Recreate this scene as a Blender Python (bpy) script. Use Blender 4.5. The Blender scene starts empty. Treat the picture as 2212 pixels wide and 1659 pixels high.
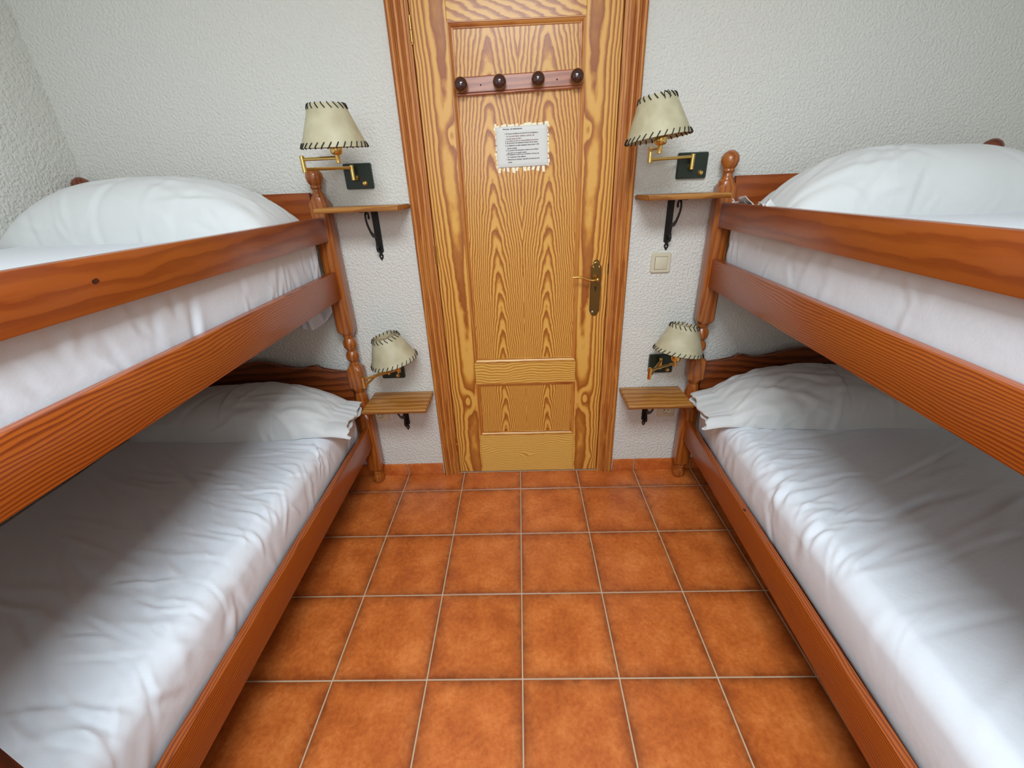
import bpy, bmesh, math, random
import numpy as np
from mathutils import Vector, Matrix
PI = math.pi
C = bpy.context.scene.collection

# ------------------------------------------------------------------ camera
cam = bpy.data.cameras.new('camera'); camo = bpy.data.objects.new('camera', cam); C.objects.link(camo)
F_PX, YAW, PITCH, ROLL = 899.62, -0.0292, -0.4452, -0.0401
cam.sensor_fit = 'HORIZONTAL'; cam.sensor_width = 36.0; cam.lens = F_PX/2212*36.0
cam.clip_start = 0.02
_f = Vector((math.sin(YAW)*math.cos(PITCH), math.cos(YAW)*math.cos(PITCH), math.sin(PITCH)))
_r = Vector((math.cos(YAW), -math.sin(YAW), 0)); _u = _r.cross(_f)
_r2 = _r*math.cos(ROLL)+_u*math.sin(ROLL); _u2 = -_r*math.sin(ROLL)+_u*math.cos(ROLL)
M = Matrix((( _r2.x, _u2.x, -_f.x, 0.0265), (_r2.y, _u2.y, -_f.y, -1.817), (_r2.z, _u2.z, -_f.z, 1.3885), (0, 0, 0, 1)))
camo.matrix_world = M
bpy.context.scene.camera = camo

# ------------------------------------------------------------------ world and light
w = bpy.data.worlds.new('world'); bpy.context.scene.world = w; w.use_nodes = True
bg = w.node_tree.nodes['Background']; bg.inputs[0].default_value = (0.62, 0.78, 1.0, 1); bg.inputs[1].default_value = 1.0

def area(name, loc, rot, sx, sy, power, col):
    l = bpy.data.lights.new(name, 'AREA'); l.shape = 'RECTANGLE'; l.size = sx; l.size_y = sy
    l.energy = power; l.color = col
    o = bpy.data.objects.new(name, l); C.objects.link(o); o.location = loc; o.rotation_euler = rot
    return o
# roof window over the aisle behind the photographer: x range, y range
WX0, WX1, SY0, SY1, WY = -0.42, 0.48, -2.40, -1.50, -2.75
FX0, FX1, FZ0, FZ1 = -0.62, 0.12, 1.45, 2.15   # small casement in the wall behind the photographer
area('roof_window_daylight', ((WX0+WX1)/2, (SY0+SY1)/2, 2.47), (0, 0, 0), WX1-WX0-.06, SY1-SY0-.06, 31, (0.82, 0.915, 1.0))
area('casement_daylight', ((FX0+FX1)/2, WY+.01, (FZ0+FZ1)/2), (math.radians(90), 0, 0), FX1-FX0-.08, FZ1-FZ0-.08, 5, (0.78, 0.90, 1.0))
vs = bpy.context.scene.view_settings
vs.view_transform = 'Standard'; vs.look = 'None'; vs.gamma = 1.0; vs.use_curve_mapping = False
vs.exposure = 0.83

# ------------------------------------------------------------------ node helpers
class NT:
    def __init__(s, name):
        s.m = bpy.data.materials.new(name); s.m.use_nodes = True; s.nt = s.m.node_tree
        s.b = s.nt.nodes['Principled BSDF']
    def put(s, sock, v):
        if isinstance(v, bpy.types.NodeSocket): s.nt.links.new(v, sock)
        elif isinstance(v, (tuple, list)) and len(v) == 3 and sock.type == 'RGBA': sock.default_value = (*v, 1)
        else: sock.default_value = v
    def mt(s, op, a, b=0.0, c=0.0, clamp=False):
        n = s.nt.nodes.new('ShaderNodeMath'); n.operation = op; n.use_clamp = clamp
        s.put(n.inputs[0], a); s.put(n.inputs[1], b); s.put(n.inputs[2], c); return n.outputs[0]
    def obj(s):
        return s.nt.nodes.new('ShaderNodeTexCoord').outputs['Object']
    def sep(s, v):
        n = s.nt.nodes.new('ShaderNodeSeparateXYZ'); s.put(n.inputs[0], v); return n.outputs
    def comb(s, x, y, z):
        n = s.nt.nodes.new('ShaderNodeCombineXYZ')
        for i, v in enumerate((x, y, z)): s.put(n.inputs[i], v)
        return n.outputs[0]
    def vadd(s, a, b):
        n = s.nt.nodes.new('ShaderNodeVectorMath'); s.put(n.inputs[0], a); s.put(n.inputs[1], b); return n.outputs[0]
    def vmul(s, a, b):
        n = s.nt.nodes.new('ShaderNodeVectorMath'); n.operation = 'MULTIPLY'; s.put(n.inputs[0], a); s.put(n.inputs[1], b); return n.outputs[0]
    def noise(s, v, scale=1.0, det=3.0, rough=0.5, out=0):
        n = s.nt.nodes.new('ShaderNodeTexNoise'); s.put(n.inputs['Vector'], v)
        n.inputs['Scale'].default_value = scale; n.inputs['Detail'].default_value = det; n.inputs['Roughness'].default_value = rough
        return n.outputs[out]
    def ramp(s, f, stops, interp='LINEAR'):
        n = s.nt.nodes.new('ShaderNodeValToRGB'); s.put(n.inputs[0], f); cr = n.color_ramp; cr.interpolation = interp
        while len(cr.elements) < len(stops): cr.elements.new(0.5)
        for e, (p, c) in zip(cr.elements, stops):
            e.position = p; e.color = (*c, 1) if len(c) == 3 else c
        return n.outputs[0]
    def mix(s, f, a, b, blend='MIX'):
        n = s.nt.nodes.new('ShaderNodeMix'); n.data_type = 'RGBA'; n.blend_type = blend
        s.put(n.inputs[0], f); s.put(n.inputs[6], a); s.put(n.inputs[7], b); return n.outputs[2]
    def bump(s, h, strength, dist):
        n = s.nt.nodes.new('ShaderNodeBump'); n.inputs['Strength'].default_value = strength; n.inputs['Distance'].default_value = dist
        s.put(n.inputs['Height'], h); return n.outputs[0]
    def rnd(s): return s.nt.nodes.new('ShaderNodeObjectInfo').outputs['Random']
    def set(s, **k):
        names = {'base': 'Base Color', 'rough': 'Roughness', 'metal': 'Metallic', 'coat': 'Coat Weight', 'coatr': 'Coat Roughness',
                 'spec': 'Specular IOR Level', 'normal': 'Normal', 'sheen': 'Sheen Weight', 'sss': 'Subsurface Weight', 'trans': 'Transmission Weight', 'alpha': 'Alpha'}
        for a, v in k.items(): s.put(s.b.inputs[names[a]], v)
        return s.m
def srgb(r, g, b):
    f = lambda c: (c/255/12.92) if c/255 <= .04045 else ((c/255+.055)/1.055)**2.4
    return (f(r), f(g), f(b))
def plain(name, rgb, rough=0.5, **k):
    n = NT(name); return n.set(base=srgb(*rgb), rough=rough, **k)

def rings(n, f, cols, fib, fibamt=.25):
    """growth-ring colouring: f is the ring number, fib the fine fibre noise"""
    fr = n.mt('FRACT', f)
    # slow rise from light early wood to dark late wood, quick fall back
    tri = n.ramp(fr, [(0.0, (0, 0, 0)), (0.30, (.06,)*3), (0.52, (.75,)*3), (0.80, (1, 1, 1)), (0.93, (.25,)*3), (1.0, (0, 0, 0))])
    t = n.mt('ADD', tri, n.mt('MULTIPLY', n.mt('SUBTRACT', fib, .5), fibamt), clamp=True)
    return n.ramp(t, cols)

# pine of the door, lacquered, grain drawn out along z (or x for the rails)
HONEY = [(0.0, srgb(230, 180, 88)), (0.42, srgb(214, 152, 60)), (1.0, srgb(158, 86, 26))]
def door_wood(name, kind):
    n = NT(name); o = n.obj(); x, y, z = n.sep(o)
    u = n.mt('ABSOLUTE', n.mt('SUBTRACT', x, .040))
    if kind == 'panel':
        wz = n.mt('MULTIPLY', n.mt('SUBTRACT', n.noise(n.comb(n.mt('MULTIPLY', u, 6), 0, n.mt('MULTIPLY', z, 3.0)), 1.0, 2.0), .5), .05)
        jag = n.mt('MULTIPLY', n.mt('SUBTRACT', n.noise(n.comb(n.mt('MULTIPLY', u, 30), 0, n.mt('MULTIPLY', z, 16)), 1.0, 3.0), .5), 1.2)
        d = n.mt('SUBTRACT', n.mt('ADD', u, wz), .106)
        r = n.mt('SQRT', n.mt('ADD', n.mt('MULTIPLY', d, d), .0008))
        F = n.mt('SUBTRACT', 172.0, n.mt('MULTIPLY', z, 58.0))
        f = n.mt('ADD', n.mt('MULTIPLY', r, F), n.mt('MULTIPLY', z, 13.0))
        f = n.mt('ADD', f, jag)
        fib = n.noise(n.comb(n.mt('MULTIPLY', u, 900), 0, n.mt('MULTIPLY', z, 25)), 1.0, 2.0)
    elif kind == 'stile':
        wz = n.mt('MULTIPLY', n.mt('SUBTRACT', n.noise(n.comb(n.mt('MULTIPLY', u, 3), 0, n.mt('MULTIPLY', z, 3.2)), 1.0, 2.0), .5), .035)
        jag = n.mt('MULTIPLY', n.mt('SUBTRACT', n.noise(n.comb(n.mt('MULTIPLY', u, 30), 0, n.mt('MULTIPLY', z, 14)), 1.0, 3.0), .5), .55)
        d = n.mt('SUBTRACT', n.mt('ADD', u, wz), .272)
        f = n.mt('MULTIPLY', n.mt('MULTIPLY', d, d), 560.0)
        f = n.mt('ADD', f, n.mt('MULTIPLY', n.mt('SUBTRACT', 2.4, z), 1.1))
        f = n.mt('ADD', f, jag)
        knots = None
        for (ku, kz, ka, kb, amp) in ((.258, 1.565, .018, .036, 1.3), (.284, .435, .022, .050, 1.8), (.335, 0.09, .02, .04, -1.2), (.33, 1.0, .02, .09, 1.0)):
            du = n.mt('DIVIDE', n.mt('SUBTRACT', u, ku), ka); dz = n.mt('DIVIDE', n.mt('SUBTRACT', z, kz), kb)
            rr = n.mt('ADD', n.mt('MULTIPLY', du, du), n.mt('MULTIPLY', dz, dz))
            g = n.mt('DIVIDE', amp, n.mt('ADD', rr, .9))
            f = n.mt('ADD', f, g)
        fib = n.noise(n.comb(n.mt('MULTIPLY', u, 700), 0, n.mt('MULTIPLY', z, 18)), 1.0, 2.0)
    else:  # rails: grain along x
        wz = n.mt('MULTIPLY', n.mt('SUBTRACT', n.noise(n.comb(n.mt('MULTIPLY', x, 4.5), 3, n.mt('MULTIPLY', z, 5)), 1.0, 2.5), .5), .075)
        jag = n.mt('MULTIPLY', n.mt('SUBTRACT', n.noise(n.comb(n.mt('MULTIPLY', x, 16), 0, n.mt('MULTIPLY', z, 50)), 1.0, 3.0), .5), .5)
        F = {'rail_top': 34.0, 'rail_mid': 75.0, 'rail_low': 95.0}[kind]
        f = n.mt('ADD', n.mt('MULTIPLY', n.mt('ADD', z, wz), F), jag)
        if kind == 'rail_low':
            du = n.mt('DIVIDE', n.mt('SUBTRACT', x, .045), .045); dz = n.mt('DIVIDE', n.mt('SUBTRACT', z, .095), .022)
            rr = n.mt('ADD', n.mt('MULTIPLY', du, du), n.mt('MULTIPLY', dz, dz))
            f = n.mt('ADD', f, n.mt('DIVIDE', 2.4, n.mt('ADD', rr, .8)))
        if kind == 'rail_top':
            ax = n.mt('ABSOLUTE', n.mt('SUBTRACT', z, 1.965))
            f = n.mt('SUBTRACT', n.mt('MULTIPLY', x, 16.0), n.mt('MULTIPLY', ax, 38.0)); f = n.mt('ADD', f, n.mt('MULTIPLY', jag, 2.4))
        fib = n.noise(n.comb(n.mt('MULTIPLY', x, 22), 0, n.mt('MULTIPLY', z, 800)), 1.0, 2.0)
    cols = HONEY
    if kind in ('rail_mid', 'rail_low'): cols = [(0.0, srgb(232, 190, 96)), (0.5, srgb(222, 172, 80)), (1.0, srgb(186, 122, 44))]
    if kind == 'rail_low': cols = [(0.0, srgb(234, 196, 104)), (0.5, srgb(226, 182, 88)), (1.0, srgb(200, 146, 60))]
    c = rings(n, f, cols, fib)
    big = n.noise(o, 2.2, 2.0)
    c = n.mix(n.mt('MULTIPLY', big, .35), c, n.mix(1.0, c, srgb(226, 170, 130), 'MULTIPLY'))
    return n.set(base=c, rough=.38, spec=.42, coat=.2, coatr=.2, normal=n.bump(fib, .12, .0006))

def wood(name, axis, cols, freq=55.0, warp=.03, rough=.3, coat=.4, seed=0.0, knots=False, fibamt=.35):
    n = NT(name); o = n.obj(); s = n.sep(o)
    i = 'XYZ'.index(axis); a = s[i]; b = s[(i+1) % 3]; c2 = s[(i+2) % 3]
    rs = n.mt('MULTIPLY', n.rnd(), 7.0)
    a1 = n.mt('ADD', a, n.mt('ADD', rs, seed))
    q = n.mt('ADD', b, n.mt('MULTIPLY', c2, 0.83))
    wv = n.mt('MULTIPLY', n.mt('SUBTRACT', n.noise(n.comb(n.mt('MULTIPLY', a1, 1.5), n.mt('MULTIPLY', q, 5), 0), 1.0, 2.5), .5), warp*4)
    jag = n.mt('MULTIPLY', n.mt('SUBTRACT', n.noise(n.comb(n.mt('MULTIPLY', a1, 9), n.mt('MULTIPLY', q, 60), 2.0), 1.0, 3.0), .5), .9)
    f = n.mt('ADD', n.mt('MULTIPLY', n.mt('ADD', q, wv), freq), jag)
    fib = n.noise(n.comb(n.mt('MULTIPLY', a1, 14), n.mt('MULTIPLY', b, 500), n.mt('MULTIPLY', c2, 500)), 1.0, 2.0)
    c = rings(n, f, cols, fib, fibamt)
    c = n.mix(n.mt('MULTIPLY', n.noise(n.vmul(o, (3, 3, 3)), 1.0, 2.0), .35), c, n.mix(1.0, c, (.72, .62, .55), 'MULTIPLY'))
    return n.set(base=c, rough=rough, coat=coat, coatr=.2, normal=n.bump(fib, .08, .0005))

CHERRY = [(0.0, srgb(158, 78, 22)), (0.5, srgb(150, 71, 18)), (1.0, srgb(134, 58, 12))]
RAILC = [(0.0, srgb(172, 88, 24)), (0.5, srgb(156, 74, 18)), (1.0, srgb(122, 50, 9))]
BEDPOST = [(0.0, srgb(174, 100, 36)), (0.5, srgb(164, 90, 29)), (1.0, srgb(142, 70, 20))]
CASE = [(0.0, srgb(204, 136, 60)), (0.5, srgb(190, 114, 42)), (1.0, srgb(164, 88, 28))]
SHELF = [(0.0, srgb(186, 130, 62)), (0.5, srgb(172, 114, 46)), (1.0, srgb(152, 93, 34))]
M_ = {}
M_['panel'] = door_wood('door_panel_wood', 'panel'); M_['stile'] = door_wood('door_stile_wood', 'stile')
for k in ('rail_top', 'rail_mid', 'rail_low'): M_[k] = door_wood('door_'+k, k)
M_['guard'] = wood('bed_guard_wood', 'Y', CHERRY, 30, .03, .3, .45, knots=True)
M_['rail'] = wood('bed_rail_wood', 'Y', RAILC, 140, .02, .34, .35)
M_['post'] = wood('bed_post_wood', 'Z', BEDPOST, 45, .02, .3, .4)
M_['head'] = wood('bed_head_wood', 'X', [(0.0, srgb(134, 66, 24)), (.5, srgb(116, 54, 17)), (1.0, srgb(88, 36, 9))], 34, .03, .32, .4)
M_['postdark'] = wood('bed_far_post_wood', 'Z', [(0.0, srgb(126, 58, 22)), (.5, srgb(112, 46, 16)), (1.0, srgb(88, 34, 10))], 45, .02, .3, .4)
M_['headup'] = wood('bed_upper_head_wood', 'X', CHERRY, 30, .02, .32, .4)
M_['case'] = wood('door_casing_wood', 'Z', CASE, 75, .012, .55, .03)
M_['mould'] = wood('door_moulding_wood', 'Z', CASE, 60, .01, .35, .35)
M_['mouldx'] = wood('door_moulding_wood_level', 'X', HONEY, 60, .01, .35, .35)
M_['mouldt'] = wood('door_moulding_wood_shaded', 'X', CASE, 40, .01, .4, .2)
M_['shelf'] = wood('shelf_wood', 'X', SHELF, 32, .03, .36, .3)
M_['hookrail'] = wood('hook_rail_wood', 'X', [(0.0, srgb(186, 116, 78)), (.5, srgb(174, 104, 68)), (1.0, srgb(152, 84, 52))], 60, .02, .3, .6)
M_['knob'] = wood('hook_knob_wood', 'Y', [(0.0, srgb(74, 26, 12)), (.5, srgb(60, 18, 8)), (1.0, srgb(36, 10, 5))], 120, .01, .12, .9)
M_['brass'] = NT('polished_brass').set(base=srgb(222, 186, 110), metal=1.0, rough=.16)
M_['oldbrass'] = NT('antique_brass').set(base=srgb(120, 92, 48), metal=.85, rough=.38)
M_['hinge'] = NT('hinge_brass').set(base=srgb(190, 150, 80), metal=1.0, rough=.3)
M_['iron'] = plain('black_iron', (16, 15, 15), .45)
M_['knot_shadewood'] = wood('knot_and_shaded_ladder_wood', 'Z', [(0.0, srgb(70, 24, 12)), (.5, srgb(58, 18, 8)), (1.0, srgb(40, 12, 6))], 60, .02, .35, .3)  # the ladder's shade is put into this colour; the knots are dark by nature
M_['screw'] = NT('screw_steel').set(base=srgb(190, 188, 180), metal=.8, rough=.35)
M_['cream'] = plain('cream_plastic', (214, 206, 178), .25, coat=.3)
M_['dark'] = plain('dark_gap', (20, 14, 10), .8)
n = NT('green_leather'); M_['green'] = n.set(base=srgb(26, 40, 28), rough=.38, normal=n.bump(n.noise(n.obj(), 600, 2), .25, .0006))
n = NT('parchment'); o = n.obj(); c = n.ramp(n.noise(o, 22, 4), [(.3, srgb(176, 166, 132)), (.7, srgb(196, 188, 156))])
M_['shade'] = n.set(base=c, rough=.55, sss=.0, normal=n.bump(n.noise(o, 160, 3), .15, .0008))
M_['lace'] = plain('black_lace', (14, 12, 12), .6)
M_['bulb'] = plain('bulb_glass', (235, 233, 225), .2)

def wall_mat(name, tint):
    n = NT(name); o = n.obj()
    a = n.noise(o, 105, 2.0, .45); b = n.noise(o, 230, 2.0, .5); c0 = n.noise(o, 3, 2)
    k = n.ramp(a, [(.36, (0,)*3), (.66, (1,)*3)])
    h = n.mt('ADD', n.mt('MULTIPLY', k, 1.0), n.mt('MULTIPLY', b, .35))
    col = n.mix(n.mt('MULTIPLY', c0, .4), srgb(*tint), srgb(tint[0]-6, tint[1]-4, tint[2]-5))
    return n.set(base=col, rough=.75, spec=.25, normal=n.bump(h, .65, .0034))
M_['wall'] = wall_mat('stippled_plaster', (222, 220, 211))
M_['ceil'] = plain('ceiling_paint', (232, 231, 227), .8)

def tile_mat(name, edge=True):
    n = NT(name); o = n.obj(); x, y, z = n.sep(o); r = n.rnd()
    off = n.vadd(o, n.comb(n.mt('MULTIPLY', r, 31), n.mt('MULTIPLY', r, 17), 0))
    m1 = n.noise(off, 9, 5, .6); m2 = n.noise(off, 70, 4, .65); m3 = n.noise(off, 26, 3, .6)
    c = n.ramp(n.mt('ADD', n.mt('MULTIPLY', m1, .6), n.mt('MULTIPLY', m2, .4)), [(.36, srgb(178, 88, 36)), (.5, srgb(202, 108, 46)), (.64, srgb(222, 130, 64))])
    if edge:
        d = n.mt('MAXIMUM', n.mt('ABSOLUTE', x), n.mt('ABSOLUTE', y))
        d = n.mt('ADD', d, n.mt('MULTIPLY', n.mt('SUBTRACT', m3, .5), .045))
        e = n.ramp(d, [(.105, (0,)*3), (.132, (.35,)*3), (.150, (1,)*3)])
        c = n.mix(n.mt('MULTIPLY', e, .62), c, srgb(92, 40, 18))
    c = n.mix(n.mt('MULTIPLY', r, .25), c, n.mix(1.0, c, (.80, .78, .8), 'MULTIPLY'))
    return n.set(base=c, rough=n.mt('ADD', .22, n.mt('MULTIPLY', m2, .2)), spec=.5, coat=.15, coatr=.15, normal=n.bump(m3, .15, .0015))
M_['tile'] = tile_mat('terracotta_tile'); M_['skirt'] = tile_mat('terracotta_skirting', False)
M_['grout'] = plain('pale_grout', (196, 170, 140), .8)

def cloth_mat(name, rgb, scale=1.0):
    n = NT(name); o = n.obj()
    wv = n.noise(o, 900, 1.0); sm = n.noise(n.vmul(o, (1, 1, 1)), 26, 3, .5)
    h = n.mt('ADD', n.mt('MULTIPLY', wv, .12), n.mt('MULTIPLY', sm, 1.0))
    return n.set(base=srgb(*rgb), rough=.62, spec=.3, sheen=.15, normal=n.bump(h, .35, .004*scale))
M_['sheet'] = cloth_mat('white_cotton_sheet', (223, 227, 231)); M_['pillow'] = cloth_mat('white_cotton_pillowcase', (214, 215, 212), .7)
M_['paper'] = plain('laminated_paper', (222, 221, 214), .42, spec=.3)
M_['glue'] = plain('old_tape_residue', (250, 240, 205), .5)
M_['ink'] = plain('grey_ink', (66, 60, 64), .7); M_['inkred'] = plain('reddish_ink', (134, 92, 86), .7)
M_['white'] = plain('white_paint', (235, 235, 232), .4)
gn = NT('window_glass'); M_['glass'] = gn.set(base=(1, 1, 1), rough=0.0, trans=1.0)

# ------------------------------------------------------------------ mesh helpers
def obj(name, bm, mat, parent=None, sharp=35, loc=None):
    bmesh.ops.recalc_face_normals(bm, faces=bm.faces[:])
    me = bpy.data.meshes.new(name); bm.to_mesh(me); bm.free()
    me.polygons.foreach_set('use_smooth', [True]*len(me.polygons))
    me.set_sharp_from_angle(angle=math.radians(sharp))
    me.materials.append(mat)
    o = bpy.data.objects.new(name, me); C.objects.link(o)
    if parent: o.parent = parent
    if loc: o.location = loc
    return o
def np_obj(name, V, Fc, mat, parent=None, smooth=True):
    me = bpy.data.meshes.new(name); me.from_pydata(V, [], Fc); me.update()
    if smooth: me.polygons.foreach_set('use_smooth', [True]*len(me.polygons))
    me.materials.append(mat); o = bpy.data.objects.new(name, me); C.objects.link(o)
    if parent: o.parent = parent
    return o
def thing(name, label, cat, loc=(0, 0, 0), rotz=0.0, group=None, kind=None):
    o = bpy.data.objects.new(name, None); C.objects.link(o); o.location = loc; o.rotation_euler = (0, 0, rotz)
    o.empty_display_size = .05
    if label: o['label'] = label
    if cat: o['category'] = cat
    if group: o['group'] = group
    if kind: o['kind'] = kind
    return o
def box(bm, x0, x1, y0, y1, z0, z1, bev=0.0, seg=2):
    t = bmesh.new()
    bmesh.ops.create_cube(t, size=1.0)
    for v in t.verts:
        v.co = Vector(((x0+x1)/2+v.co.x*(x1-x0), (y0+y1)/2+v.co.y*(y1-y0), (z0+z1)/2+v.co.z*(z1-z0)))
    if bev: bmesh.ops.bevel(t, geom=t.edges[:], offset=bev, segments=seg, profile=.5, affect='EDGES')
    m = bpy.data.meshes.new('t'); t.to_mesh(m); t.free(); bm.from_mesh(m); bpy.data.meshes.remove(m)
    return bm
def nb(*a, **k): return box(bmesh.new(), *a, **k)
def prism(bm, pts, axis, a0, a1):
    """extrude polygon pts (2D) along axis from a0 to a1; pts are the two other coordinates in xyz order"""
    def mk(p, a):
        return {'x': (a, p[0], p[1]), 'y': (p[0], a, p[1]), 'z': (p[0], p[1], a)}[axis]
    A = [bm.verts.new(mk(p, a0)) for p in pts]; B = [bm.verts.new(mk(p, a1)) for p in pts]
    bm.faces.new(A); bm.faces.new(B[::-1]); k = len(pts)
    for i in range(k): bm.faces.new((A[i], A[(i+1) % k], B[(i+1) % k], B[i]))
    return bm
def lathe(bm, prof, M4=None, seg=28, cap=True):
    """prof = [(r, z)]; optional matrix"""
    rings_ = []
    for r, z in prof:
        ring = []
        for i in range(seg):
            a = 2*PI*i/seg; p = Vector((r*math.cos(a), r*math.sin(a), z))
            ring.append(bm.verts.new(M4 @ p if M4 else p))
        rings_.append(ring)
    for A, B in zip(rings_, rings_[1:]):
        for i in range(seg): bm.faces.new((A[i], A[(i+1) % seg], B[(i+1) % seg], B[i]))
    if cap: bm.faces.new(rings_[0][::-1]); bm.faces.new(rings_[-1])
    return bm
def tube(bm, pts, r, seg=8, cap=True):
    pts = [Vector(p) for p in pts]; rr = r if isinstance(r, (list, tuple)) else [r]*len(pts)
    up = None; rings_ = []
    for i, p in enumerate(pts):
        d = (pts[min(i+1, len(pts)-1)]-pts[max(i-1, 0)]).normalized()
        if up is None: up = Vector((0, 0, 1)) if abs(d.z) < .9 else Vector((1, 0, 0))
        s = d.cross(up).normalized(); up = s.cross(d).normalized()
        rings_.append([bm.verts.new(p+(s*math.cos(2*PI*k/seg)+up*math.sin(2*PI*k/seg))*rr[i]) for k in range(seg)])
    for A, B in zip(rings_, rings_[1:]):
        for i in range(seg): bm.faces.new((A[i], A[(i+1) % seg], B[(i+1) % seg], B[i]))
    if cap: bm.faces.new(rings_[0][::-1]); bm.faces.new(rings_[-1])
    return bm
def strap(bm, pts, w, t, axis_w):
    """flat bar following pts (in a plane), width w along axis_w, thickness t in the plane"""
    pts = [Vector(p) for p in pts]; W = Vector(axis_w)*w/2; rings_ = []
    for i, p in enumerate(pts):
        d = (pts[min(i+1, len(pts)-1)]-pts[max(i-1, 0)]).normalized(); s = d.cross(Vector(axis_w)).normalized()
        tt = t[i] if isinstance(t, (list, tuple)) else t
        rings_.append([bm.verts.new(p+W*a+s*tt/2*b) for a, b in ((-1, -1), (1, -1), (1, 1), (-1, 1))])
    for A, B in zip(rings_, rings_[1:]):
        for i in range(4): bm.faces.new((A[i], A[(i+1) % 4], B[(i+1) % 4], B[i]))
    bm.faces.new(rings_[0][::-1]); bm.faces.new(rings_[-1]); return bm
def struct(name, bm, mat, parent=None, sharp=35):
    o = obj(name, bm, mat, parent, sharp)
    if parent is None: o['kind'] = 'structure'
    return o
def frame_axis(p0, p1):
    d = (Vector(p1)-Vector(p0)); return Matrix.Translation(Vector(p0)) @ d.to_track_quat('Z', 'Y').to_matrix().to_4x4(), d.length

# ------------------------------------------------------------------ room shell
XL, XR, YB, YF, H = -1.69, 2.02, 0.0, WY, 2.45
bm = bmesh.new()
box(bm, XL-.12, -.33, 0, .14, -.05, H); box(bm, .41, XR+.12, 0, .14, -.05, H); box(bm, -.33, .41, 0, .14, 2.045, H)
wb = struct('wall_back', bm, M_['wall'])
struct('wall_left', nb(XL-.12, XL, YF-.12, 0, -.05, H), M_['wall'])
struct('wall_right', nb(XR, XR+.12, YF-.12, 0, -.05, H), M_['wall'])
bm = bmesh.new()
box(bm, XL, FX0, YF-.12, YF, -.05, H); box(bm, FX1, XR, YF-.12, YF, -.05, H); box(bm, FX0, FX1, YF-.12, YF, -.05, FZ0); box(bm, FX0, FX1, YF-.12, YF, FZ1, H)
struct('wall_front', bm, M_['wall'])
w2 = thing('window_2', None, None, (0, 0, 0), kind='structure'); t = .04; bm = bmesh.new()
for a in ((FX0, FX0+t, FZ0, FZ1), (FX1-t, FX1, FZ0, FZ1), (FX0+t, FX1-t, FZ0, FZ0+t), (FX0+t, FX1-t, FZ1-t, FZ1)):
    box(bm, a[0], a[1], YF-.08, YF-.03, a[2], a[3])
obj('window_frame', bm, M_['case'], w2)
obj('pane', nb(FX0+t, FX1-t, YF-.058, YF-.054, FZ0+t, FZ1-t), M_['glass'], w2)
bm = bmesh.new()
box(bm, XL-.12, WX0, YF-.12, .14, H, H+.12); box(bm, WX1, XR+.12, YF-.12, .14, H, H+.12); box(bm, WX0, WX1, YF-.12, SY0, H, H+.12); box(bm, WX0, WX1, SY1, .14, H, H+.12)
struct('ceiling', bm, M_['ceil'])
wn = thing('window_1', None, None, (0, 0, 0), kind='structure'); t = .04
bm = bmesh.new()
for a in ((WX0, WX0+t, SY0, SY1), (WX1-t, WX1, SY0, SY1), (WX0+t, WX1-t, SY0, SY0+t), (WX0+t, WX1-t, SY1-t, SY1)):
    box(bm, a[0], a[1], a[2], a[3], H+.04, H+.09)
obj('window_frame', bm, M_['case'], wn)
obj('pane', nb(WX0+t, WX1-t, SY0+t, SY1-t, H+.062, H+.066), M_['glass'], wn)

# floor: screed/grout bed with every tile a piece
T = .30; Y1 = -.1426; J = .0022
fl = struct('floor', nb(XL-.1, XR+.1, YF-.1, .1, -.06, -.0012), M_['grout'])
def tile_mesh(w_, d_, cx=0, cy=0):
    return nb(-w_/2+cx, w_/2+cx, -d_/2+cy, d_/2+cy, -.010, .0004, bev=.0012, seg=1)
rt = random.Random(4)
full = None; cut = None
def put_tile(me_src, x, y):
    o = me_src.copy(); C.objects.link(o); o.location = (x, y, rt.uniform(-.0003, .0003)); o.rotation_euler = (rt.uniform(-.0008, .0008), rt.uniform(-.0008, .0008), rt.uniform(-.001, .001)); return o
first_full = obj('tile', tile_mesh(T-2*J, T-2*J), M_['tile'], fl)
d0 = -Y1
first_cut = obj('tile', tile_mesh(T-2*J, d0-J, 0, (T-d0)/2 - T/2 + d0/2 - 0), M_['tile'], fl)
ff = fc = False
for i in range(-6, 7):
    x = (i+.5)*T
    for j in range(0, 8):
        y = Y1-(j+.5)*T
        if not ff: first_full.location = (x, y, 0); ff = True
        else: put_tile(first_full, x, y)
# the cut row against the wall: reuse the mesh offset so that the tile's own centre stays 15 cm from its front edge
me = first_cut.data
for v in me.vertices: v.co.y += 0
cyc = Y1+T/2
for i in range(-6, 7):
    x = (i+.5)*T
    o = first_cut if not fc else first_cut.copy()
    if fc: C.objects.link(o)
    fc = True; o.location = (x, cyc, 0)
# shift the cut tile's vertices so they span Y1..0 about a centre at cyc
ys = [v.co.y for v in me.vertices]; mid = (max(ys)+min(ys))/2; want = (Y1+0)/2 - cyc
for v in me.vertices: v.co.y += want-mid

# skirting tiles
SKH = .068
bb = thing('baseboard_back', None, None, kind='structure')
def skirt(parent, x0, x1, y0, y1):
    return obj('tile', nb(x0, x1, y0, y1, .001, SKH, bev=.0025), M_['skirt'], parent)
for a, b in ((-1.685, -1.502), (-1.498, -1.202), (-1.198, -.902), (-.898, -.602), (-.598, -.412), (.488, .598), (.602, .898), (.902, 1.198), (1.202, 1.498), (1.502, 1.798), (1.802, 2.01)):
    skirt(bb, a, b, -.010, .0)
bl_ = thing('baseboard_left', None, None, kind='structure'); br_ = thing('baseboard_right', None, None, kind='structure')
for j in range(9):
    ya = -.012-j*T; yb = max(ya-T+.004, YF+.002)
    skirt(bl_, XL, XL+.010, yb, ya); skirt(br_, XR-.010, XR, yb, ya)

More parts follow.
